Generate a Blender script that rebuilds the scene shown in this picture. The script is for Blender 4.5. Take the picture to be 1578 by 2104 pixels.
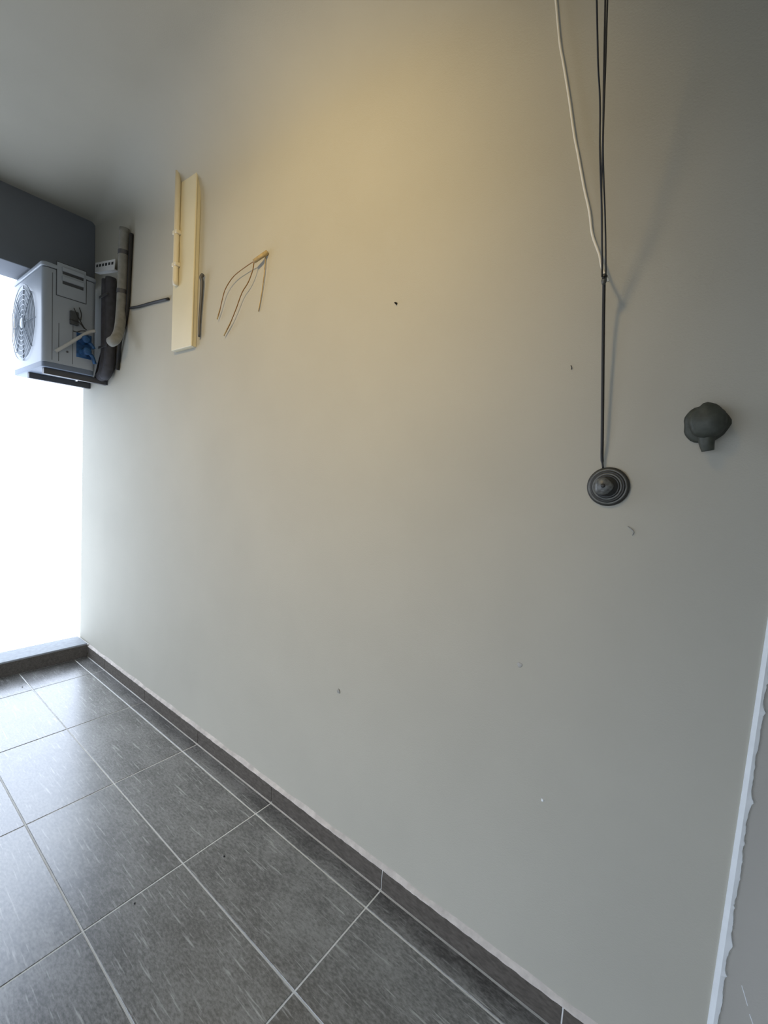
import bpy, bmesh, math, random
from mathutils import Vector, Matrix
random.seed(7)
for o in list(bpy.data.objects): bpy.data.objects.remove(o)
scene = bpy.context.scene
COL = scene.collection

# ------------------------------------------------------------------ camera
# world: X runs along the plastered wall (left end = open air), Y points into that wall, Z up; camera stands at x=y=0
H = 1.42                       # eye height above the floor
D = 1.163                      # distance to the plastered wall
F, CX, CY = 883.0, 789.0, 1052.0
R = ((0.79169659, 0.0969982, -0.60316487),
     (0.60743881, -0.01981931, 0.79411919),
     (0.06507382, -0.9950872, -0.07461135))       # rows: world axes seen from the camera (right, down, forward)
cam_d = bpy.data.cameras.new('camera'); cam = bpy.data.objects.new('camera', cam_d); COL.objects.link(cam)
cam_d.sensor_fit = 'HORIZONTAL'; cam_d.sensor_width = 36.0; cam_d.lens = 36.0*F/1578.0
cam_d.clip_start = 0.02; cam_d.clip_end = 200
M4 = Matrix.Identity(4)
for i in range(3):
    M4[i][0] = R[i][0]; M4[i][1] = -R[i][1]; M4[i][2] = -R[i][2]
M4[2][3] = H
cam.matrix_world = M4
scene.camera = cam

# ------------------------------------------------------------------ sky, added spot, exposure
world = bpy.data.worlds.new('hazy_sky'); scene.world = world; world.use_nodes = True
bg = world.node_tree.nodes['Background']
bg.inputs['Color'].default_value = (0.73, 0.83, 1.0, 1); bg.inputs['Strength'].default_value = 4.5
vs = scene.view_settings
vs.view_transform = 'Standard'; vs.look = 'None'; vs.gamma = 1.0; vs.use_curve_mapping = False
vs.exposure = -0.08
SPOT_AT, SPOT_TO = Vector((-0.90, -0.60, 2.86)), Vector((-1.42, D, 1.98))
ld = bpy.data.lights.new('added_spot', 'SPOT'); ld.energy = 130; ld.color = (1.0, 0.74, 0.36)  # unseen spot added to throw the warm glow on the wall
ld.spot_size = math.radians(88); ld.spot_blend = 1.0; ld.shadow_soft_size = 0.14
lamp = bpy.data.objects.new('added_bulb', ld); COL.objects.link(lamp)

# ------------------------------------------------------------------ helpers
def ray(px, py):
    v = (px-CX, py-CY, F)
    return Vector(tuple(sum(R[i][k]*v[k] for k in range(3)) for i in range(3)))
def on_y(px, py, y):
    r = ray(px, py); p = r*(y/r.y); return Vector((p.x, y, p.z+H))
def on_x(px, py, x):
    r = ray(px, py); p = r*(x/r.x); return Vector((x, p.y, p.z+H))
def on_floor(px, py):
    r = ray(px, py); p = r*(-H/r.z); return Vector((p.x, p.y, 0))

def link(name, bm, mat, parent=None, smooth=False, kind=None, label=None, cat=None, group=None, loc=None):
    me = bpy.data.meshes.new(name); bmesh.ops.recalc_face_normals(bm, faces=bm.faces); bm.to_mesh(me); bm.free()
    if smooth:
        for p in me.polygons: p.use_smooth = True
    me.materials.append(mat)
    o = bpy.data.objects.new(name, me); COL.objects.link(o)
    if loc is not None: o.location = loc
    if parent:
        o.parent = parent
        if parent.type == 'EMPTY' or parent.location.length > 0:
            o.matrix_parent_inverse = Matrix.Translation(-parent.location)
    tag(o, label, cat, group, kind); return o
def tag(o, label=None, cat=None, group=None, kind=None):
    for k, v in (('label', label), ('category', cat), ('group', group), ('kind', kind)):
        if v: o[k] = v
    return o
def thing(name, loc, label, cat, group=None):
    o = bpy.data.objects.new(name, None); COL.objects.link(o); o.location = loc; o.empty_display_size = 0.05
    return tag(o, label, cat, group)
def box(bm, a, b, bevel=0.0, seg=2):
    t = bmesh.new()
    bmesh.ops.create_cube(t, size=1.0)
    for v in t.verts:
        v.co = Vector(((a[0]+b[0])/2 + v.co.x*(b[0]-a[0]), (a[1]+b[1])/2 + v.co.y*(b[1]-a[1]), (a[2]+b[2])/2 + v.co.z*(b[2]-a[2])))
    if bevel: bmesh.ops.bevel(t, geom=t.edges[:], offset=bevel, segments=seg, affect='EDGES', profile=0.5)
    merge(bm, t); return bm
def merge(bm, t):
    me = bpy.data.meshes.new('tmp'); t.to_mesh(me); t.free(); bm.from_mesh(me); bpy.data.meshes.remove(me)
def B(a, b, bevel=0.0, seg=2): return box(bmesh.new(), a, b, bevel, seg)
def catmull(pts, n=6):
    pts = [Vector(p) for p in pts]
    if len(pts) < 3: return pts
    P = [pts[0]*2-pts[1]] + pts + [pts[-1]*2-pts[-2]]; out = []
    for i in range(1, len(P)-2):
        for k in range(n):
            t = k/n; a, b, c, d = P[i-1:i+3]
            out.append(0.5*((2*b)+(c-a)*t+(2*a-5*b+4*c-d)*t*t+(3*b-a-3*c+d)*t**3))
    out.append(pts[-1]); return out
def tube(bm, pts, rad, seg=8, smooth=6):
    pts = catmull(pts, smooth) if smooth else [Vector(p) for p in pts]
    n = len(pts); rings = []; prev = None
    for i, p in enumerate(pts):
        t = (pts[min(i+1, n-1)]-pts[max(i-1, 0)]).normalized()
        if prev is None: u = t.orthogonal().normalized()
        else: u = (prev-t*prev.dot(t)).normalized()
        prev = u; w = t.cross(u)
        r = rad(i/(n-1)) if callable(rad) else rad
        rings.append([bm.verts.new(p+(u*math.cos(2*math.pi*k/seg)+w*math.sin(2*math.pi*k/seg))*r) for k in range(seg)])
    for a, b in zip(rings, rings[1:]):
        for k in range(seg): bm.faces.new((a[k], a[(k+1) % seg], b[(k+1) % seg], b[k]))
    bm.faces.new(rings[0][::-1]); bm.faces.new(rings[-1]); return bm
def T(pts, rad, seg=8, smooth=6): return tube(bmesh.new(), pts, rad, seg, smooth)
def lathe(bm, prof, c, axis=(0, -1, 0), seg=40, jitter=0.0):
    """prof: (radius, distance along axis)"""
    ax = Vector(axis).normalized(); u = ax.orthogonal().normalized(); w = ax.cross(u); c = Vector(c); rings = []
    ph = [random.uniform(0, 6.28) for _ in range(4)]
    for r, h in prof:
        ring = []
        for k in range(seg):
            a = 2*math.pi*k/seg
            j = 1+jitter*(math.sin(3*a+ph[0]+h*60)+0.6*math.sin(5*a+ph[1]-h*90)+0.4*math.sin(9*a+ph[2]))
            ring.append(bm.verts.new(c+ax*h+(u*math.cos(a)+w*math.sin(a))*max(r, 1e-4)*j))
        rings.append(ring)
    for a, b in zip(rings, rings[1:]):
        for k in range(seg): bm.faces.new((a[k], a[(k+1) % seg], b[(k+1) % seg], b[k]))
    bm.faces.new(rings[0]); bm.faces.new(rings[-1][::-1]); return bm
def L(prof, c, axis=(0, -1, 0), seg=40, jitter=0.0): return lathe(bmesh.new(), prof, c, axis, seg, jitter)

# ------------------------------------------------------------------ materials
def mat(name, col, rough=0.6, metal=0.0, spec=0.5, var=0.0, vscale=8.0, bump=0.0, bscale=200.0, stretch=(1, 1, 1)):
    m = bpy.data.materials.new(name); m.use_nodes = True; nt = m.node_tree; N = nt.nodes; K = nt.links
    b = N['Principled BSDF']; b.inputs['Roughness'].default_value = rough; b.inputs['Metallic'].default_value = metal
    b.inputs['Specular IOR Level'].default_value = spec; b.inputs['Base Color'].default_value = (*col, 1)
    if var or bump:
        g = N.new('ShaderNodeNewGeometry'); mp = N.new('ShaderNodeMapping'); mp.inputs['Scale'].default_value = stretch
        K.new(g.outputs['Position'], mp.inputs['Vector'])
    if var:
        n = N.new('ShaderNodeTexNoise'); n.inputs['Scale'].default_value = vscale; n.inputs['Detail'].default_value = 5
        K.new(mp.outputs['Vector'], n.inputs['Vector'])
        r = N.new('ShaderNodeValToRGB'); r.color_ramp.elements[0].position = 0.3; r.color_ramp.elements[1].position = 0.7
        r.color_ramp.elements[0].color = (*[c*(1-var) for c in col], 1); r.color_ramp.elements[1].color = (*[min(1, c*(1+var)) for c in col], 1)
        K.new(n.outputs['Fac'], r.inputs['Fac']); K.new(r.outputs['Color'], b.inputs['Base Color'])
    if bump:
        n2 = N.new('ShaderNodeTexNoise'); n2.inputs['Scale'].default_value = bscale; n2.inputs['Detail'].default_value = 3
        K.new(mp.outputs['Vector'], n2.inputs['Vector'])
        bp = N.new('ShaderNodeBump'); bp.inputs['Strength'].default_value = bump; bp.inputs['Distance'].default_value = 0.002
        K.new(n2.outputs['Fac'], bp.inputs['Height']); K.new(bp.outputs['Normal'], b.inputs['Normal'])
    return m

def tile_material(name, dark, mid, light, rough):
    """grey slate-look porcelain: fine grain, pale dashes that run along X, each tile with its own piece of pattern"""
    m = bpy.data.materials.new(name); m.use_nodes = True; nt = m.node_tree; N = nt.nodes; K = nt.links
    b = N['Principled BSDF']; b.inputs['Specular IOR Level'].default_value = 0.7; b.inputs['IOR'].default_value = 1.85
    b.inputs['Coat Weight'].default_value = 1.0; b.inputs['Coat Roughness'].default_value = 0.24
    g = N.new('ShaderNodeNewGeometry'); oi = N.new('ShaderNodeObjectInfo')
    mul = N.new('ShaderNodeMath'); mul.operation = 'MULTIPLY'; mul.inputs[1].default_value = 37.0
    K.new(oi.outputs['Random'], mul.inputs[0])
    add = N.new('ShaderNodeVectorMath'); add.operation = 'ADD'; K.new(g.outputs['Position'], add.inputs[0]); K.new(mul.outputs[0], add.inputs[1])
    def noise(sc, stretch, detail=4, rough_=0.6):
        mp = N.new('ShaderNodeMapping'); mp.inputs['Scale'].default_value = stretch; K.new(add.outputs[0], mp.inputs['Vector'])
        n = N.new('ShaderNodeTexNoise'); n.inputs['Scale'].default_value = sc; n.inputs['Detail'].default_value = detail; n.inputs['Roughness'].default_value = rough_
        K.new(mp.outputs['Vector'], n.inputs['Vector']); return n
    grain = noise(150, (0.45, 1, 1), 5, 0.7); cloud = noise(9, (0.6, 1, 1), 4); dash = noise(135, (0.075, 1, 1), 3, 0.5)
    mx = N.new('ShaderNodeMath'); mx.operation = 'MULTIPLY_ADD'; mx.inputs[1].default_value = 0.65
    sc = N.new('ShaderNodeMath'); sc.operation = 'MULTIPLY'; sc.inputs[1].default_value = 0.35
    K.new(cloud.outputs['Fac'], sc.inputs[0]); K.new(grain.outputs['Fac'], mx.inputs[0]); K.new(sc.outputs[0], mx.inputs[2])
    r = N.new('ShaderNodeValToRGB'); e = r.color_ramp.elements
    e[0].position = 0.40; e[0].color = (*dark, 1); e[1].position = 0.61; e[1].color = (*mid, 1)
    K.new(mx.outputs[0], r.inputs['Fac'])
    r2 = N.new('ShaderNodeValToRGB'); r2.color_ramp.elements[0].position = 0.60; r2.color_ramp.elements[0].color = (0, 0, 0, 1)
    r2.color_ramp.elements[1].position = 0.74; r2.color_ramp.elements[1].color = (0.7, 0.7, 0.7, 1)
    K.new(dash.outputs['Fac'], r2.inputs['Fac'])
    mix = N.new('ShaderNodeMix'); mix.data_type = 'RGBA'; K.new(r2.outputs['Color'], mix.inputs['Factor'])
    K.new(r.outputs['Color'], mix.inputs['A']); mix.inputs['B'].default_value = (*light, 1)
    K.new(mix.outputs['Result'], b.inputs['Base Color'])
    rr = N.new('ShaderNodeMapRange'); rr.inputs['To Min'].default_value = rough-0.07; rr.inputs['To Max'].default_value = rough+0.09
    K.new(cloud.outputs['Fac'], rr.inputs['Value']); K.new(rr.outputs['Result'], b.inputs['Roughness'])
    relief = noise(70, (0.25, 1, 1), 4, 0.6)
    bp = N.new('ShaderNodeBump'); bp.inputs['Strength'].default_value = 0.2; bp.inputs['Distance'].default_value = 0.0012
    K.new(relief.outputs['Fac'], bp.inputs['Height']); K.new(bp.outputs['Normal'], b.inputs['Normal'])
    return m

M_WALL = mat('painted_plaster', (0.445, 0.428, 0.364), 0.75, spec=0.25, var=0.035, vscale=2.2, bump=0.25, bscale=260)
M_PANEL = mat('painted_panel', (0.425, 0.41, 0.37), 0.7, spec=0.25, var=0.03, vscale=3, bump=0.2, bscale=260)
M_BEAM = mat('beam_backlit_colour', (0.20, 0.215, 0.24), 0.8, spec=0.2, var=0.03, vscale=3, bump=0.2, bscale=300)  # backlit shade of the beam face put into its colour
M_GROUT = mat('grout', (0.84, 0.84, 0.81), 0.8, var=0.06, vscale=30)
M_TILE = tile_material('slate_tile', (0.045, 0.044, 0.042), (0.235, 0.232, 0.222), (0.55, 0.55, 0.53), 0.32)
M_SKIRT = mat('skirting_tile', (0.10, 0.088, 0.075), 0.7, spec=0.2, var=0.25, vscale=120, stretch=(0.4, 1, 1))
M_COPING = mat('kerb_coping', (0.30, 0.32, 0.34), 0.6, var=0.12, vscale=40)
M_SEAL = mat('white_sealant', (0.80, 0.83, 0.84), 0.5, var=0.04, vscale=25)
M_BEAD = mat('plaster_bead', (0.53, 0.485, 0.44), 0.75, spec=0.2, var=0.2, vscale=28)
M_AC = mat('ac_skylit_enamel', (0.37, 0.41, 0.46), 0.4, var=0.02, vscale=10)  # white casing; blue skylight and end-face shade put into the colour
M_ACDARK = mat('ac_recess', (0.06, 0.065, 0.07), 0.6)
M_ACBLUE = mat('valve_blue', (0.02, 0.09, 0.24), 0.5, var=0.3, vscale=60)
M_BASE = mat('ac_base', (0.16, 0.20, 0.27), 0.5)
M_STEEL = mat('dark_steel', (0.10, 0.10, 0.105), 0.5, metal=0.4)
M_FOAM = mat('pipe_lagging', (0.24, 0.235, 0.21), 0.85, var=0.15, vscale=30, bump=0.4, bscale=60)
M_BLACK = mat('black_rubber', (0.012, 0.012, 0.012), 0.55)
M_TRUNK = mat('trunking_plastic', (0.66, 0.60, 0.42), 0.5, var=0.03, vscale=5)
M_CREAM = mat('cream_pipe', (0.74, 0.68, 0.52), 0.4)
M_WHITE = mat('white_metal', (0.82, 0.82, 0.80), 0.4)
M_BROWN = mat('brown_wire', (0.22, 0.11, 0.02), 0.5)
M_TAN = mat('tan_stub', (0.42, 0.32, 0.16), 0.6, var=0.2, vscale=80)
M_WCABLE = mat('white_cable', (0.78, 0.75, 0.66), 0.45)
M_RING = mat('reel_dark', (0.03, 0.03, 0.027), 0.5)
M_RINGG = mat('reel_grey', (0.10, 0.10, 0.088), 0.4, metal=0.2, var=0.3, vscale=90)
M_HUB = mat('reel_hub', (0.15, 0.155, 0.15), 0.4, metal=0.3, var=0.5, vscale=110)
M_KNOB = mat('dull_green_metal', (0.05, 0.055, 0.043), 0.55, metal=0.1, var=0.3, vscale=70)
M_LAMP = mat('added_spot_housing', (0.7, 0.7, 0.68), 0.4)
M_DIRT = mat('dark_grit', (0.02, 0.02, 0.02), 0.8)
M_PLUG = mat('grey_plug', (0.30, 0.30, 0.28), 0.7, var=0.2, vscale=200)

# ------------------------------------------------------------------ room shell
X0, XE, XR = -3.49, -3.68, 1.70        # inner face of kerb and beam, outer wall end, right wall
YB = -1.70                              # wall behind the camera
ZC, ZB = 3.02, 2.58                     # ceiling, beam underside
XJ = 0.112                              # sealed joint in the wall
RC = 0.30                               # radius of the soft cove under the ceiling

wall = link('wall_back', B((XE, D, -0.10), (XJ, D+0.16, ZC+0.12)), M_WALL, kind='structure', label='long pale plastered wall with warm glow and sealed joint')
link('wall_panel', B((XJ, D+0.004, -0.10), (XR, D+0.16, ZC+0.12)), M_PANEL, wall, label='flush grey panel beyond the white sealant')
# ceiling with a cove swept down into the wall; the cove tightens to a plain corner at the beam
bm = bmesh.new(); rings = []
NX = 48
for i in range(NX+1):
    x = X0+(XR-X0)*i/NX
    t = min(1.0, max(0.0, (x-X0)/1.3)); rc_ = 0.03+(RC-0.03)*(t*t*(3-2*t))
    prof = [(YB-0.15, ZC), (D-RC-0.02, ZC)]
    for k in range(0, 17):
        a = math.pi/2*k/16; prof.append((D-rc_+rc_*math.sin(a)-0.0004, ZC-rc_+rc_*math.cos(a)))
    prof += [(D+0.0012, ZC-RC-0.25)]
    back = [(D+0.002, ZC-RC-0.25), (D+0.002, ZC+0.12), (YB-0.15, ZC+0.12)]
    rings.append(([bm.verts.new((x, y, z)) for y, z in prof], [bm.verts.new((x, y, z)) for y, z in back]))
nf = len(prof)
for (a, ab), (b, bb) in zip(rings, rings[1:]):
    for k in range(nf-1):
        f_ = bm.faces.new((a[k], a[k+1], b[k+1], b[k])); f_.smooth = True
    A_, B_ = [a[-1]]+ab+[a[0]], [b[-1]]+bb+[b[0]]
    for k in range(len(A_)-1): bm.faces.new((A_[k], A_[k+1], B_[k+1], B_[k]))
for a, ab in (rings[0], rings[-1]): bm.faces.new(a+ab)
for e in bm.edges:
    if len(e.link_faces) == 2 and e.link_faces[0].smooth != e.link_faces[1].smooth: e.smooth = False
ceil = link('ceiling', bm, M_WALL, kind='structure', label='pale ceiling curving softly down into the plastered wall')
link('beam', B((X0-0.31, YB-0.15, ZB), (X0, D, ZC+0.12), 0.004), M_BEAM, kind='structure', label='concrete beam coloured with its backlit shade over the open left end')
link('wall_right', B((XR, YB-0.15, -0.1), (XR+0.15, D+0.16, ZC+0.12)), M_WALL, kind='structure', label='plain wall closing the right end')
link('added_pier', B((XE, YB-0.15, 0.1), (X0, -0.25, ZB)), M_WALL, kind='structure', label='plain pier added to narrow the open left end')  # unseen pier, added to limit daylight from the open end
# wall behind the camera with a wide opening added for fill light
WX0, WX1, WZ0, WZ1 = -2.8, 0.6, 0.0, 1.7
bm = bmesh.new()
box(bm, (X0-0.31, YB-0.15, -0.1), (WX0, YB, ZC)); box(bm, (WX1, YB-0.15, -0.1), (XR, YB, ZC))
box(bm, (WX0, YB-0.15, -0.1), (WX1, YB, WZ0)); box(bm, (WX0, YB-0.15, WZ1), (WX1, YB, ZC))
link('added_terrace', B((-9.0, -10.0, -0.16), (9.0, YB-0.15, -0.02)), mat('terrace_concrete', (0.22, 0.215, 0.20), 0.85, var=0.1, vscale=3), kind='structure', label='grey concrete slab added outside the wide opening to cut upward light')  # unseen slab added so less light rises to the upper wall
link('wall_front', bm, M_WALL, kind='structure', label='plain wall with a wide opening added for fill light opposite the plastered wall')

# floor: bed of pale grout with slate tiles standing 2 mm proud
floor = link('floor', B((X0-0.001, YB-0.15, -0.12), (XR, D, -0.002)), M_GROUT, kind='structure', label='grey slate look tiled floor with pale grout lines')
SX, SY, G = 0.6006, 0.3093, 0.0055
gx0 = -0.783; gy0 = 1.0728
xs = sorted([gx0+SX*k for k in range(-4, 5)]); xs = [X0] + [x for x in xs if X0+0.02 < x < XR-0.02] + [XR]
ys = [D-0.0117] + [gy0-SY*k for k in range(0, 11)] + [YB]
shared = {}
for i in range(len(xs)-1):
    for j in range(len(ys)-1):
        x0, x1, y1, y0 = xs[i], xs[i+1], ys[j], ys[j+1]
        w, d = round(x1-x0-G, 4), round(y1-y0-G, 4)
        if w < 0.01 or d < 0.01: continue
        if (w, d) not in shared:
            bm = B((-w/2, -d/2, -0.008), (w/2, d/2, 0.0)); me = bpy.data.meshes.new('floor_tile')
            bmesh.ops.bevel(bm, geom=[e for e in bm.edges if all(v.co.z > -0.001 for v in e.verts)], offset=0.001, segments=1, affect='EDGES')
            bm.to_mesh(me); bm.free(); me.materials.append(M_TILE); shared[(w, d)] = me
        o = bpy.data.objects.new('floor_tile', shared[(w, d)]); COL.objects.link(o)
        o.location = ((x0+x1)/2, (y0+y1)/2, random.uniform(-0.0004, 0.0004)); o.parent = floor

# skirting of the same tiles along the wall
SKH, SKT = 0.076, 0.010
base = link('baseboard_back', B((X0, D-0.006, 0.0), (XJ-0.004, D, SKH-0.003)), M_GROUT, kind='structure', label='dark tiled skirting along the foot of the plastered wall')
sx = [x for x in xs if x < XJ] + [XJ-0.004]
for a, b in zip(sx, sx[1:]):
    link('skirting_tile', B((a+0.0022, D-SKT, 0.0015), (b-0.0022, D-0.004, SKH), 0.0008, 1), M_SKIRT, base)
# uneven bead of filler and paint above the skirting
bm = bmesh.new(); N_ = 260; rows = []
for k in range(N_+1):
    x = X0 + (XJ-0.004-X0)*k/N_
    hgt = 0.014+0.0035*math.sin(k*0.31)*math.sin(k*0.083)+random.uniform(-0.0012, 0.0012)
    th = 0.0115+random.uniform(-0.0012, 0.0012)
    rows.append([bm.verts.new((x, D+0.001, SKH-0.001)), bm.verts.new((x, D-th, SKH-0.001)), bm.verts.new((x, D-th*0.86, SKH+0.003)),
                 bm.verts.new((x, D-th*0.30, SKH+hgt*0.7)), bm.verts.new((x, D+0.001, SKH+hgt))])
for a, b in zip(rows, rows[1:]):
    for q in range(5): bm.faces.new((a[q], a[(q+1) % 5], b[(q+1) % 5], b[q]))
bm.faces.new(rows[0]); bm.faces.new(rows[-1][::-1])
link('filler_bead', bm, M_BEAD, base, label='uneven pale filler bead on top of the skirting')

# kerb under the open end
kerb = link('kerb', B((XE, YB-0.15, -0.1), (X0-0.008, D, 0.088)), M_GROUT, kind='structure', label='low dark kerb below the bright open end')
ky = [D-0.012]
while ky[-1] > YB: ky.append(max(YB, ky[-1]-0.60))
for a, b in zip(ky, ky[1:]):
    link('skirting_tile', B((X0-0.009, b+0.002, 0.001), (X0+0.002, a-0.002, 0.090), 0.0008, 1), M_SKIRT, kerb)
    link('coping_stone', B((XE-0.005, b+0.002, 0.086), (X0-0.004, a-0.001, 0.100), 0.002, 1), M_COPING, kerb)

# white sealant over the joint at the right: straight left edge, ragged right edge, wider towards the floor
bm = bmesh.new(); N_ = 420; rows = []
blobs = [(on_y(px, py, D).z, bw, bs) for px, py, bw, bs in ((1567, 1462, 0.0045, 0.006), (1574, 1400, 0.003, 0.003), (1541, 1645, 0.004, 0.007), (1523, 1730, 0.003, 0.004),
         (1512, 1800, 0.002, 0.010), (1493, 1935, 0.0035, 0.012), (1480, 1995, 0.003, 0.004), (1520, 1565, 0.002, 0.004), (1500, 1860, 0.002, 0.003))]
for k in range(N_+1):
    z = 0.012 + 2.0*k/N_
    w = 0.0215-0.0075*min(1, z/1.2)
    xl = 0.0985+0.012*z/1.1
    rag = random.uniform(-0.0007, 0.0007)+0.001*math.sin(z*41)+0.0008*math.sin(z*97)
    for bz, bw, bs in blobs: rag += bw*math.exp(-((z-bz)/bs)**2)
    xr = xl+w+rag
    rows.append([bm.verts.new((xl, D+0.001, z)), bm.verts.new((xl, D-0.004, z)), bm.verts.new((xl+w*0.5, D-0.0065, z)), bm.verts.new((xr-0.002, D-0.004, z)), bm.verts.new((xr, D+0.005, z))])
for a, b in zip(rows, rows[1:]):
    for q in range(5): bm.faces.new((a[q], a[(q+1) % 5], b[(q+1) % 5], b[q]))
bm.faces.new(rows[0]); bm.faces.new(rows[-1][::-1])
link('sealant_strip', bm, M_SEAL, wall, label='ragged white sealant strip down the wall joint')

# ------------------------------------------------------------------ spotlight added for the warm wall glow (above and behind the camera)
t = thing('added_spotlight', (SPOT_AT.x, SPOT_AT.y, ZC), 'small added ceiling spotlight aimed at the plastered wall', 'spotlight')
ax = (SPOT_TO-SPOT_AT).normalized()
link('mount', L([(0.05, 0), (0.05, 0.015), (0.012, 0.02), (0.012, 0.13)], (SPOT_AT.x, SPOT_AT.y, ZC-0.0005), (0, 0, -1)), M_LAMP, t, True)
link('housing', L([(0.03, -0.10), (0.045, -0.08), (0.055, -0.01), (0.055, 0.0), (0.050, 0.0), (0.04, -0.05), (0.0, -0.06)], SPOT_AT-ax*0.02, ax), M_LAMP, t, True)
lamp.parent = t; lamp.matrix_parent_inverse = Matrix.Translation(-t.location)
lamp.matrix_basis = Matrix.Translation(SPOT_AT) @ ax.to_track_quat('-Z', 'Y').to_matrix().to_4x4()

# ------------------------------------------------------------------ air conditioner outdoor unit
AX, AL = -3.20, 0.62                      # service end, length outwards
AY0, AY1, AZ0, AZ1 = 0.802, 1.078, 1.958, 2.556
ac = thing('outdoor_unit', ((AX-AL/2), (AY0+AY1)/2, AZ0), 'skylight-tinted air conditioner outdoor unit hung high over the kerb', 'air conditioner')
def rbox(a, b, r):                        # box with rounded vertical edges and softened rims
    bm = B(a, b)
    ve = [e for e in bm.edges if abs(e.verts[0].co.z-e.verts[1].co.z) > 0.5*(b[2]-a[2])]
    bmesh.ops.bevel(bm, geom=ve, offset=r, segments=5, affect='EDGES', profile=0.5)
    he = [e for e in bm.edges if abs(e.verts[0].co.z-e.verts[1].co.z) < 1e-5]
    bmesh.ops.bevel(bm, geom=he, offset=min(0.004, r*0.3), segments=2, affect='EDGES', profile=0.5)
    return bm
body = link('body', rbox((AX-AL, AY0, AZ0+0.03), (AX, AY1, AZ1-0.028), 0.028), M_AC, ac, True)
link('lid', rbox((AX-AL-0.004, AY0-0.004, AZ1-0.024), (AX+0.004, AY1+0.004, AZ1), 0.032), M_AC, ac, True)
link('lid_gap', rbox((AX-AL+0.004, AY0+0.004, AZ1-0.030), (AX-0.004, AY1-0.004, AZ1-0.022), 0.026), M_ACDARK, ac)
link('base_pan', rbox((AX-AL+0.002, AY0+0.002, AZ0), (AX-0.002, AY1-0.002, AZ0+0.034), 0.03), M_BASE, ac, True)
# service end
def AF(px, py, off=0.0): return on_x(px, py, AX+off)
def plate(bm, y0, y1, z0, z1, x0, x1, r=0.0): return box(bm, (x0, y0, z0), (x1, y1, z1), r)
p0, p1 = AF(117, 552), AF(176, 624); cy0, cy1, cz0, cz1 = p0.y, p1.y, p1.z, AF(145, 552).z+0.012
cv = link('service_cover', plate(bmesh.new(), cy0, cy1, cz0, cz1, AX-0.002, AX+0.005, 0.002), M_AC, ac)
link('cover_groove', plate(bmesh.new(), cy0-0.004, cy1+0.004, cz0-0.004, cz1+0.004, AX-0.002, AX+0.0012), M_ACDARK, ac)
hz = (cz1-cz0)
for k, (f0, f1) in enumerate(((0.68, 0.86), (0.38, 0.58))):
    a, b = cz0+hz*f0, cz0+hz*f1; yy0, yy1 = cy0+0.18*(cy1-cy0), cy1-0.10*(cy1-cy0)
    r_ = link('handle_slot', plate(bmesh.new(), yy0, yy1, a, b, AX+0.003, AX+0.0062), M_ACDARK, cv)
    link('slot_lip', plate(bmesh.new(), yy0-0.004, yy1+0.004, a+(b-a)*0.45, b+0.006, AX+0.004, AX+0.014, 0.003), M_AC, r_)
for px in (121, 150, 108):
    a, b = AF(px, 664 if px != 108 else 560), AF(px, 742)
    link('panel_seam', plate(bmesh.new(), a.y-0.0012, a.y+0.0012, AZ0+0.045, a.z, AX-0.002, AX+0.001), M_ACDARK, ac)
link('terminal_block', plate(bmesh.new(), AF(143, 640).y, AF(160, 640).y, AF(150, 668).z, AF(150, 640).z, AX-0.001, AX+0.018, 0.003), M_ACDARK, ac)
for k, (px, py) in enumerate(((170, 700), (172, 724))):
    c = AF(px, py)
    v = link('valve', L([(0.0, 0), (0.026, 0.0), (0.026, 0.012), (0.018, 0.016), (0.018, 0.05), (0.022, 0.052), (0.022, 0.066), (0.012, 0.07), (0.0, 0.07)], (AX-0.001, c.y, c.z), (1, 0, 0), 16, 0.04), M_ACBLUE, ac, True)
    link('valve_neck', T([(AX+0.04, c.y, c.z), (AX+0.045, c.y+0.03, c.z-0.02), (AX+0.05, c.y+0.045, c.z-0.045-0.02*k)], 0.010, 10), M_ACBLUE, v, True)
link('valve_backing', plate(bmesh.new(), AF(157, 690).y, AF(188, 690).y, AF(170, 736).z, AF(170, 686).z, AX-0.001, AX+0.004, 0.002), M_ACBLUE, ac)
link('service_screw', L([(0, 0), (0.006, 0), (0.006, 0.003), (0.003, 0.005), (0, 0.005)], AF(138, 723), (1, 0, 0), 12), M_STEEL, ac, True)
# fan side (faces the camera side, seen edge on)
fx = AX-0.36; fz = (AZ0+AZ1)/2
link('fan_opening', L([(0.0, 0), (0.215, 0), (0.215, 0.003), (0.0, 0.003)], (fx, AY0+0.001, fz), (0, -1, 0), 48), mat('fan_shade', (0.25, 0.28, 0.31), 0.6), ac)
gr = bmesh.new()
for q in range(7):
    r = 0.05+0.03*q
    tube(gr, [(fx+r*math.cos(2*math.pi*k/40), AY0-0.012, fz+r*math.sin(2*math.pi*k/40)) for k in range(41)], 0.0025, 5, 0)
for q in range(8):
    a = math.pi*q/4
    tube(gr, [(fx+0.03*math.cos(a), AY0-0.010, fz+0.03*math.sin(a)), (fx+0.23*math.cos(a), AY0-0.004, fz+0.23*math.sin(a))], 0.003, 5, 0)
link('fan_guard', gr, M_AC, ac)
link('guard_hub', L([(0, 0), (0.035, 0), (0.03, 0.008), (0, 0.01)], (fx, AY0-0.008, fz), (0, -1, 0), 24), M_AC, ac, True)
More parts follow.
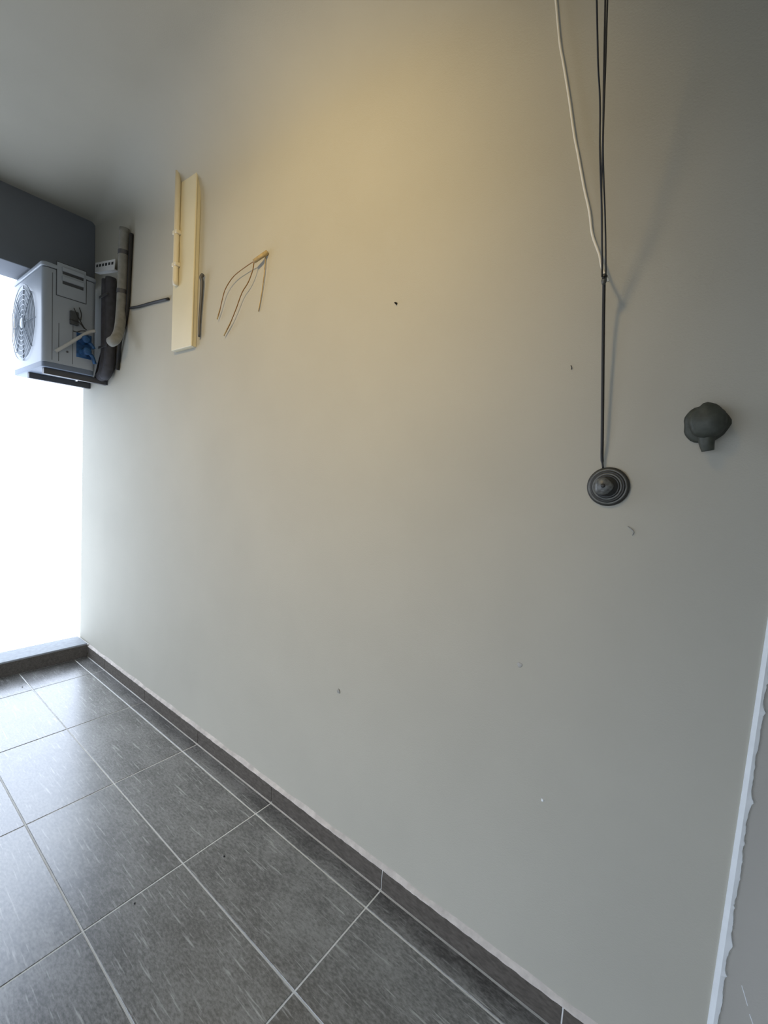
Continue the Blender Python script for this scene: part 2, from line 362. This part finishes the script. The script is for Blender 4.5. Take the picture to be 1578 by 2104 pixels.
# cables and hose at the service end
link('drain_hose', T([AF(114, 722, 0.012), AF(135, 710, 0.03), AF(160, 695, 0.04), AF(182, 683, 0.05), AF(196, 680, 0.06)], 0.0095, 10), mat('pale_hose', (0.50, 0.50, 0.48), 0.5), ac, True)
for pts in (((152, 633), (160, 650), (172, 672), (178, 678)), ((163, 632), (167, 645), (166, 658)), ((143, 656), (154, 659), (164, 664), (174, 676)), ((150, 680), (158, 682), (166, 680), (176, 680))):
    link('control_wire', T([AF(x, y, 0.012+0.012*i) for i, (x, y) in enumerate(pts)], 0.0028, 6), M_BLACK, ac, True)
# two steel wall brackets under the unit
for k, bx_ in enumerate((AX-0.06, AX-0.36)):
    br = thing('wall_bracket', (bx_, D, AZ0-0.03), ('dark steel bracket under the service end of the outdoor unit', 'dark steel bracket under the outdoor unit close to the wall end')[k], 'bracket', 'brackets carrying the outdoor unit')
    link('arm', B((bx_-0.018, AY0+0.02, AZ0-0.036), (bx_+0.018, D-0.006, AZ0-0.0005), 0.002), M_STEEL, br)
    link('wall_plate', B((bx_-0.02, D-0.006, AZ0-0.036), (bx_+0.02, D-0.0003, AZ0+0.42), 0.002), M_STEEL, br)
    gs = bmesh.new(); g0, g1 = (AY1+0.012, AZ0-0.002), (D-0.006, AZ0-0.002)
    vs_ = [[gs.verts.new((bx_+s, y, z)) for y, z in (g0, g1, (D-0.006, AZ0+0.34))] for s in (-0.004, 0.004)]
    gs.faces.new(vs_[0]); gs.faces.new(vs_[1][::-1])
    for q in range(3): gs.faces.new((vs_[0][q], vs_[0][(q+1) % 3], vs_[1][(q+1) % 3], vs_[1][q]))
    link('gusset', gs, M_STEEL, br)
    link('bolt', L([(0, 0), (0.009, 0), (0.009, 0.007), (0, 0.007)], (bx_, D-0.006, AZ0+0.39), (0, -1, 0), 6), M_STEEL, br)

# ------------------------------------------------------------------ pipes, trunking and cables on the wall
def W(px, py, off=0.0): return on_y(px, py, D-off)
# lagged refrigerant pipe dropping beside the unit and turning to its valves
pp = thing('lagged_pipe', W(250, 690), 'grey foam lagged pipe running down the wall to the outdoor unit', 'pipe')
link('lagging', T([W(256, 470, 0.032), W(254, 520, 0.032), W(252, 580, 0.032), W(249, 640, 0.034), W(245, 678, 0.06), W(237, 697, 0.098), W(228, 703, 0.108)], 0.028, 16), M_FOAM, pp, True)
for py, px in ((520, 254), (600, 251)):
    c = W(px, py, 0.032); link('pipe_clip', L([(0.0285, -0.012), (0.030, -0.012), (0.030, 0.012), (0.0285, 0.012)], c, (0, 0, 1), 24), M_STEEL, pp)
link('power_cable', T([W(270, 480, 0.012), W(269, 500, 0.012), W(266, 560, 0.012), W(263, 620, 0.012), W(257, 662, 0.013), W(247, 700, 0.02), W(243, 740, 0.012), W(241, 760, 0.012)], 0.0115, 8), M_BLACK, pp, True, label='black cable strapped beside the pipe')
tag(link('branch_cable', T([W(268, 633, 0.012), W(285, 630, 0.010), W(310, 623, 0.008), W(346, 614, 0.008)], 0.0075, 8), M_BLACK, smooth=True),
    'thin black cable crossing from the lagged pipe to the trunking', 'cable')
dk = mat('dark_lagging', (0.055, 0.055, 0.065), 0.8, var=0.2, vscale=30, bump=0.4, bscale=60)
dp = thing('dark_lagged_pipes', (-3.14, D, 1.97), 'pair of dark lagged pipes strapped between the outdoor unit and wall', 'pipes')
for x in (-3.165, -3.105):
    link('pipe', T([(x, D-0.040, 2.56), (x, D-0.040, 2.3), (x, D-0.040, 2.08), (x-0.03, D-0.042, 1.99), (x-0.07, D-0.045, 1.965)], 0.030, 14), dk, dp, True)
for z in (2.14, 2.45): link('strap', B((-3.20, D-0.073, z-0.008), (-3.07, D-0.069, z+0.008), 0.001), M_STEEL, dp)
# white slotted bar above the outdoor unit
s0, s1 = W(196, 550, 0.03), W(236, 543, 0.03)
sb = thing('slotted_bar', (s0+s1)/2, 'short white slotted bar above the outdoor unit', 'metal bar')
bm = bmesh.new(); dv = (s1-s0); ln = dv.length; u = dv.normalized(); w_ = Vector((0, -1, 0)).cross(u).normalized()
if w_.z < 0: w_ = -w_
def obox(bm, c, a, b, n3, ha, hb, hn):
    vs8 = [bm.verts.new(c+a*(sa*ha)+b*(sb_*hb)+n3*(sn*hn)) for sn in (-1, 1) for sb_ in (-1, 1) for sa in (-1, 1)]
    for q in ((0, 1, 3, 2), (4, 6, 7, 5), (0, 4, 5, 1), (2, 3, 7, 6), (0, 2, 6, 4), (1, 5, 7, 3)): bm.faces.new([vs8[i] for i in q])
obox(bm, (s0+s1)/2, u, w_, Vector((0, 1, 0)), ln/2, 0.030, 0.0015)
link('web', bm, M_WHITE, sb)
bm = bmesh.new(); obox(bm, (s0+s1)/2-w_*0.030+Vector((0, 0.014, 0)), u, w_, Vector((0, 1, 0)), ln/2, 0.0015, 0.016); link('flange', bm, M_WHITE, sb)
for k in range(6):
    bm = bmesh.new(); obox(bm, s0+u*(ln*(k+0.7)/6.4)+w_*0.008+Vector((0, -0.0018, 0)), u, w_, Vector((0, 1, 0)), ln/22, 0.008, 0.0008); link('slot', bm, M_BLACK, sb)
# pale trunking from the cove down the wall
ta, tb = on_y(355, 600, D-0.028).x, on_y(396, 600, D-0.028).x
tz0 = on_y(375, 708, D-0.06).z
tr = thing('pipe_trunking', ((ta+tb)/2, D, tz0), 'wide cream pipe trunking running up the plastered wall', 'trunking')
link('channel', B((ta, D-0.020, tz0), (tb, D-0.0003, 2.99), 0.003), M_TRUNK, tr)
link('cover', B((ta-0.002, D-0.028, tz0), (tb+0.002, D-0.018, 2.98), 0.004, 3), M_TRUNK, tr)
a, b = on_y(363, 500, D-0.04), on_y(363, 585, D-0.04)
link('riser_pipe', T([(a.x, D-0.041, 2.96), (a.x, D-0.041, b.z+0.02), (a.x+0.002, D-0.040, b.z)], 0.014, 12, 0), M_CREAM, tr, True)
for z in (b.z+0.10, 2.6): link('saddle_clip', B((a.x-0.022, D-0.054, z-0.01), (a.x+0.022, D-0.027, z+0.01), 0.004), M_CREAM, tr)
tag(link('hanging_wire', T([W(417, 564, 0.012), W(413, 570, 0.02), W(415, 582, 0.015), W(413, 620, 0.012), W(410, 660, 0.012), W(409, 692, 0.012)], lambda t: 0.009-0.003*t, 8), M_STEEL, smooth=True),
    'short dark wire hanging right beside the cream trunking', 'wire')
# wire tails coming out of a stub
st = thing('wire_outlet', W(545, 521), 'tan conduit stub with thin brown wire tails hanging from it', 'wire outlet')
link('stub', T([W(549, 519, 0.004), W(538, 526, 0.022), W(522, 537, 0.032)], lambda t: 0.010-0.002*t, 12), M_TAN, st, True)
for pts in (((525, 535), (505, 548), (480, 568), (464, 592), (457, 614), (452, 636), (446, 656)), ((522, 538), (519, 556), (510, 580), (497, 602), (486, 632), (474, 662), (460, 690))):
    w1 = link('wire', T([W(x, y, 0.03-0.003*i) for i, (x, y) in enumerate(pts)], 0.0021, 6), M_BROWN, st, True)
    x, y = pts[-2]; x2, y2 = pts[-1]
    link('bare_end', T([W(x, y, 0.0145), W((x+x2)/2, (y+y2)/2, 0.013), W(x2, y2, 0.012)], 0.0032, 6), M_TAN, w1, True)
link('earth_wire', T([W(546, 523, 0.006), W(543, 560, 0.008), W(538, 600, 0.006), W(531, 640, 0.005)], 0.0022, 6), M_TAN, st, True)

# white cable slanting down the wall
pts = [(1136, -70), (1139, -30), (1142, 0), (1150, 87), (1157, 127), (1169, 200), (1180, 278), (1187, 314), (1200, 385), (1211, 435), (1217, 482), (1231, 522), (1237, 550), (1250, 577)]
tag(link('white_cable', T([W(x, y, 0.009 if y < 500 else 0.009+(y-500)*0.0008) for x, y in pts], 0.0029, 8, 4), M_WCABLE, smooth=True), 'thin white cable slanting down the wall to the black cords', 'cable')

# black cords running from a ceiling pulley down to the wall reel
CXP = -0.245
def CP(px, py, dx=0.0): return on_x(px, py, CXP+dx)
top = CP(1236, 0)
lead = (CP(1236, 0)-CP(1237, 300)).normalized()
t_ = (ZC-0.06-top.z)/lead.z; pul = top+lead*t_
pu = thing('ceiling_pulley', (pul.x, pul.y, ZC), 'small ceiling pulley that carries the black cords', 'pulley')
link('pulley_plate', B((pul.x-0.03, pul.y-0.02, ZC-0.006), (pul.x+0.03, pul.y+0.02, ZC-0.0005), 0.002), M_STEEL, pu)
link('pulley_fork', B((pul.x-0.016, pul.y-0.006, ZC-0.05), (pul.x-0.012, pul.y+0.006, ZC-0.006)), M_STEEL, pu)
link('pulley_fork', B((pul.x+0.012, pul.y-0.006, ZC-0.05), (pul.x+0.016, pul.y+0.006, ZC-0.006)), M_STEEL, pu)
link('pulley_wheel', L([(0.003, -0.01), (0.02, -0.01), (0.015, 0), (0.02, 0.01), (0.003, 0.01)], (pul.x, pul.y, ZC-0.043), (1, 0, 0), 24), M_RINGG, pu, True)
strands = [([(1226, 0), (1229, 134), (1232, 187), (1233, 234), (1232.5, 300), (1234, 368), (1236, 435), (1237, 569)], 'left black cord strand hanging from the ceiling pulley'),
           ([(1243.5, 0), (1241, 134), (1239, 267), (1237, 334), (1236, 401), (1237, 450), (1237.5, 569)], 'middle black cord strand crossing the other two'),
           ([(1248, 0), (1244, 134), (1240.5, 234), (1239, 300), (1240.5, 368), (1243, 435), (1244.5, 500), (1245, 569)], 'right black cord strand hanging from the ceiling pulley')]
for k, (pts, lab) in enumerate(strands):
    P = [CP(x, y, 0.0042*(k-1)) for x, y in pts]
    lead = (P[0]-P[1]).normalized(); tt = (ZC-0.075-P[0].z)/lead.z
    P = [P[0]+lead*tt, P[0]+lead*tt*0.5] + P
    tag(link('pulley_cord', T(P, 0.0017, 6, 4), M_BLACK, smooth=True), lab, 'cord', 'black cords above the reel')
# lower single cord
kd = D-CP(1240, 568).y
P = [W(x, y, kd+(0.012-kd)*k/6) for k, (x, y) in enumerate(((1240, 568), (1241, 580), (1240.5, 620), (1239.5, 700), (1238.5, 800), (1237.5, 900), (1237, 940)))]
P.append(W(1239, 962, 0.012))
tag(link('drop_cord', T(P, lambda t: 0.0036 if 0.03 < t < 0.9 else 0.0022, 8, 4), M_BLACK, smooth=True), 'single thick dark cord running down into the round reel', 'cord')
link_k = CP(1241, 575)
tag(link('cord_knot', L([(0.0, -0.012), (0.004, -0.009), (0.0062, -0.002), (0.005, 0.004), (0.0065, 0.008), (0.003, 0.013), (0, 0.014)], link_k, (0, 0, 1), 14, 0.06), M_RINGG, smooth=True), 'small grey knot joining the white cable and black cords', 'knot')

# round reel on the wall
rc = W(1250, 1000)
re = thing('cord_reel', rc, 'round dark ribbed reel fixed to the wall below the cord', 'reel')
link('back_plate', L([(0.0, 0.0003), (0.046, 0.0003), (0.047, 0.006), (0.043, 0.010), (0.0, 0.010)], rc, (0, -1, 0), 48), M_RING, re, True)
for k, (r, h, m_) in enumerate(((0.0405, 0.011, M_RINGG), (0.0355, 0.014, M_RING), (0.0305, 0.016, M_RINGG), (0.0255, 0.018, M_RING))):
    link('rib_ring', L([(r-0.0025, h-0.006), (r+0.0025, h-0.006), (r+0.0025, h+0.001), (r, h+0.003), (r-0.0025, h+0.001)], rc, (0, -1, 0), 48), m_, re, True)
link('drum', L([(0.0, 0.009), (0.024, 0.009), (0.024, 0.020), (0.0, 0.020)], rc, (0, -1, 0), 32), M_RING, re, True)
hb = link('hub', L([(0.0, 0.018), (0.019, 0.018), (0.021, 0.026), (0.019, 0.036), (0.012, 0.042), (0.0, 0.043)], rc+Vector((-0.006, 0, 0)), (0, -1, 0), 24, 0.05), M_HUB, re, True)
link('hub_screw', L([(0, 0.04), (0.005, 0.04), (0.005, 0.046), (0, 0.046)], rc+Vector((-0.004, 0, 0.001)), (0, -1, 0), 12), M_RING, hb, True)
# second, duller knob on the wall
kc = W(1450, 872)
kn = thing('wall_fitting', kc, 'dull dark green metal fitting on the wall above the reel', 'wall fitting')
link('flange', L([(0.0, 0.0003), (0.040, 0.0003), (0.041, 0.004), (0.034, 0.010), (0.0, 0.010)], kc, (0, -1, 0), 32, 0.04), M_KNOB, kn, True)
bm = L([(0.0, 0.008), (0.026, 0.008), (0.022, 0.018), (0.024, 0.032), (0.031, 0.040), (0.032, 0.052), (0.024, 0.060), (0.0, 0.062)], kc+Vector((0.004, 0, 0)), (0, -1, 0), 28, 0.05)
for v in bm.verts: v.co.z = kc.z+(v.co.z-kc.z)*1.12
link('grip', bm, M_KNOB, kn, True)
link('spout', T([kc+Vector((0.004, -0.035, -0.02)), kc+Vector((0.006, -0.038, -0.042)), kc+Vector((0.010, -0.036, -0.060))], lambda t: 0.017-0.006*t, 14), M_KNOB, kn, True)

# ------------------------------------------------------------------ small marks and fixings
def blob(px, py, r, h, m_, name, label, cat, jit=0.12):
    c = W(px, py); tag(link(name, L([(0.0, 0.0), (r, 0.0), (r*0.85, h*0.6), (r*0.4, h), (0, h)], c, (0, -1, 0), 14, jit), m_, smooth=True), label, cat)
blob(696, 1420, 0.0085, 0.004, M_PLUG, 'wall_plug', 'grey wall plug low on the plastered wall above the skirting', 'wall plug')
blob(815, 624, 0.0035, 0.012, M_DIRT, 'nail', 'tiny dark nail high on the plastered wall between wires and cords', 'nail', 0.03)
blob(1115, 1644, 0.0042, 0.003, M_SEAL, 'filler_chip', 'tiny white chip of filler low on the plastered wall', 'filler chip')
c = W(1068, 1366); blob(1068, 1366, 0.0075, 0.0015, mat('scuff', (0.40, 0.395, 0.37), 0.8), 'scuff_patch', 'faint grey scuff on the wall below the reel', 'scuff')
tag(link('cord_scrap', T([W(1290, 1082, 0.003), W(1297, 1087, 0.006), W(1302, 1093, 0.004), W(1299, 1100, 0.003)], 0.0012, 6), M_PLUG, smooth=True), 'tiny bent scrap of wire just below the round reel', 'wire')
tag(link('staple', T([W(1173, 751, 0.002), W(1174.5, 755, 0.004), W(1174, 759, 0.002)], 0.0010, 6), M_DIRT, smooth=True), 'tiny dark staple on the wall left of the thick cord', 'staple')
for (px, py), lab in (((46, 1412), 'tiny dark crumb on the floor tiles near the kerb'), ((461, 1760), 'tiny dark crumb on a tile out from the skirting'), ((277, 1857), 'faint dark crumb on the tile with bluish glare')):
    p = on_floor(px, py); bm = bmesh.new(); bmesh.ops.create_icosphere(bm, subdivisions=1, radius=0.004)
    for v in bm.verts: v.co = Vector((v.co.x*random.uniform(0.6, 1.1), v.co.y*random.uniform(0.6, 1.1), v.co.z*0.5+0.002))+p
    tag(link('crumb', bm, M_DIRT), lab, 'crumb', 'crumbs on the floor')
# two pale scratches on the panel beyond the sealant
for pts, lab in ((((1524, 2025), (1530, 2045), (1536, 2066)), 'a'), (((1540, 2084), (1545, 2098), (1551, 2115)), 'b')):
    link('scratch', T([on_y(x, y, D+0.004) for x, y in pts], 0.0009, 6), M_SEAL, bpy.data.objects['wall_panel'])
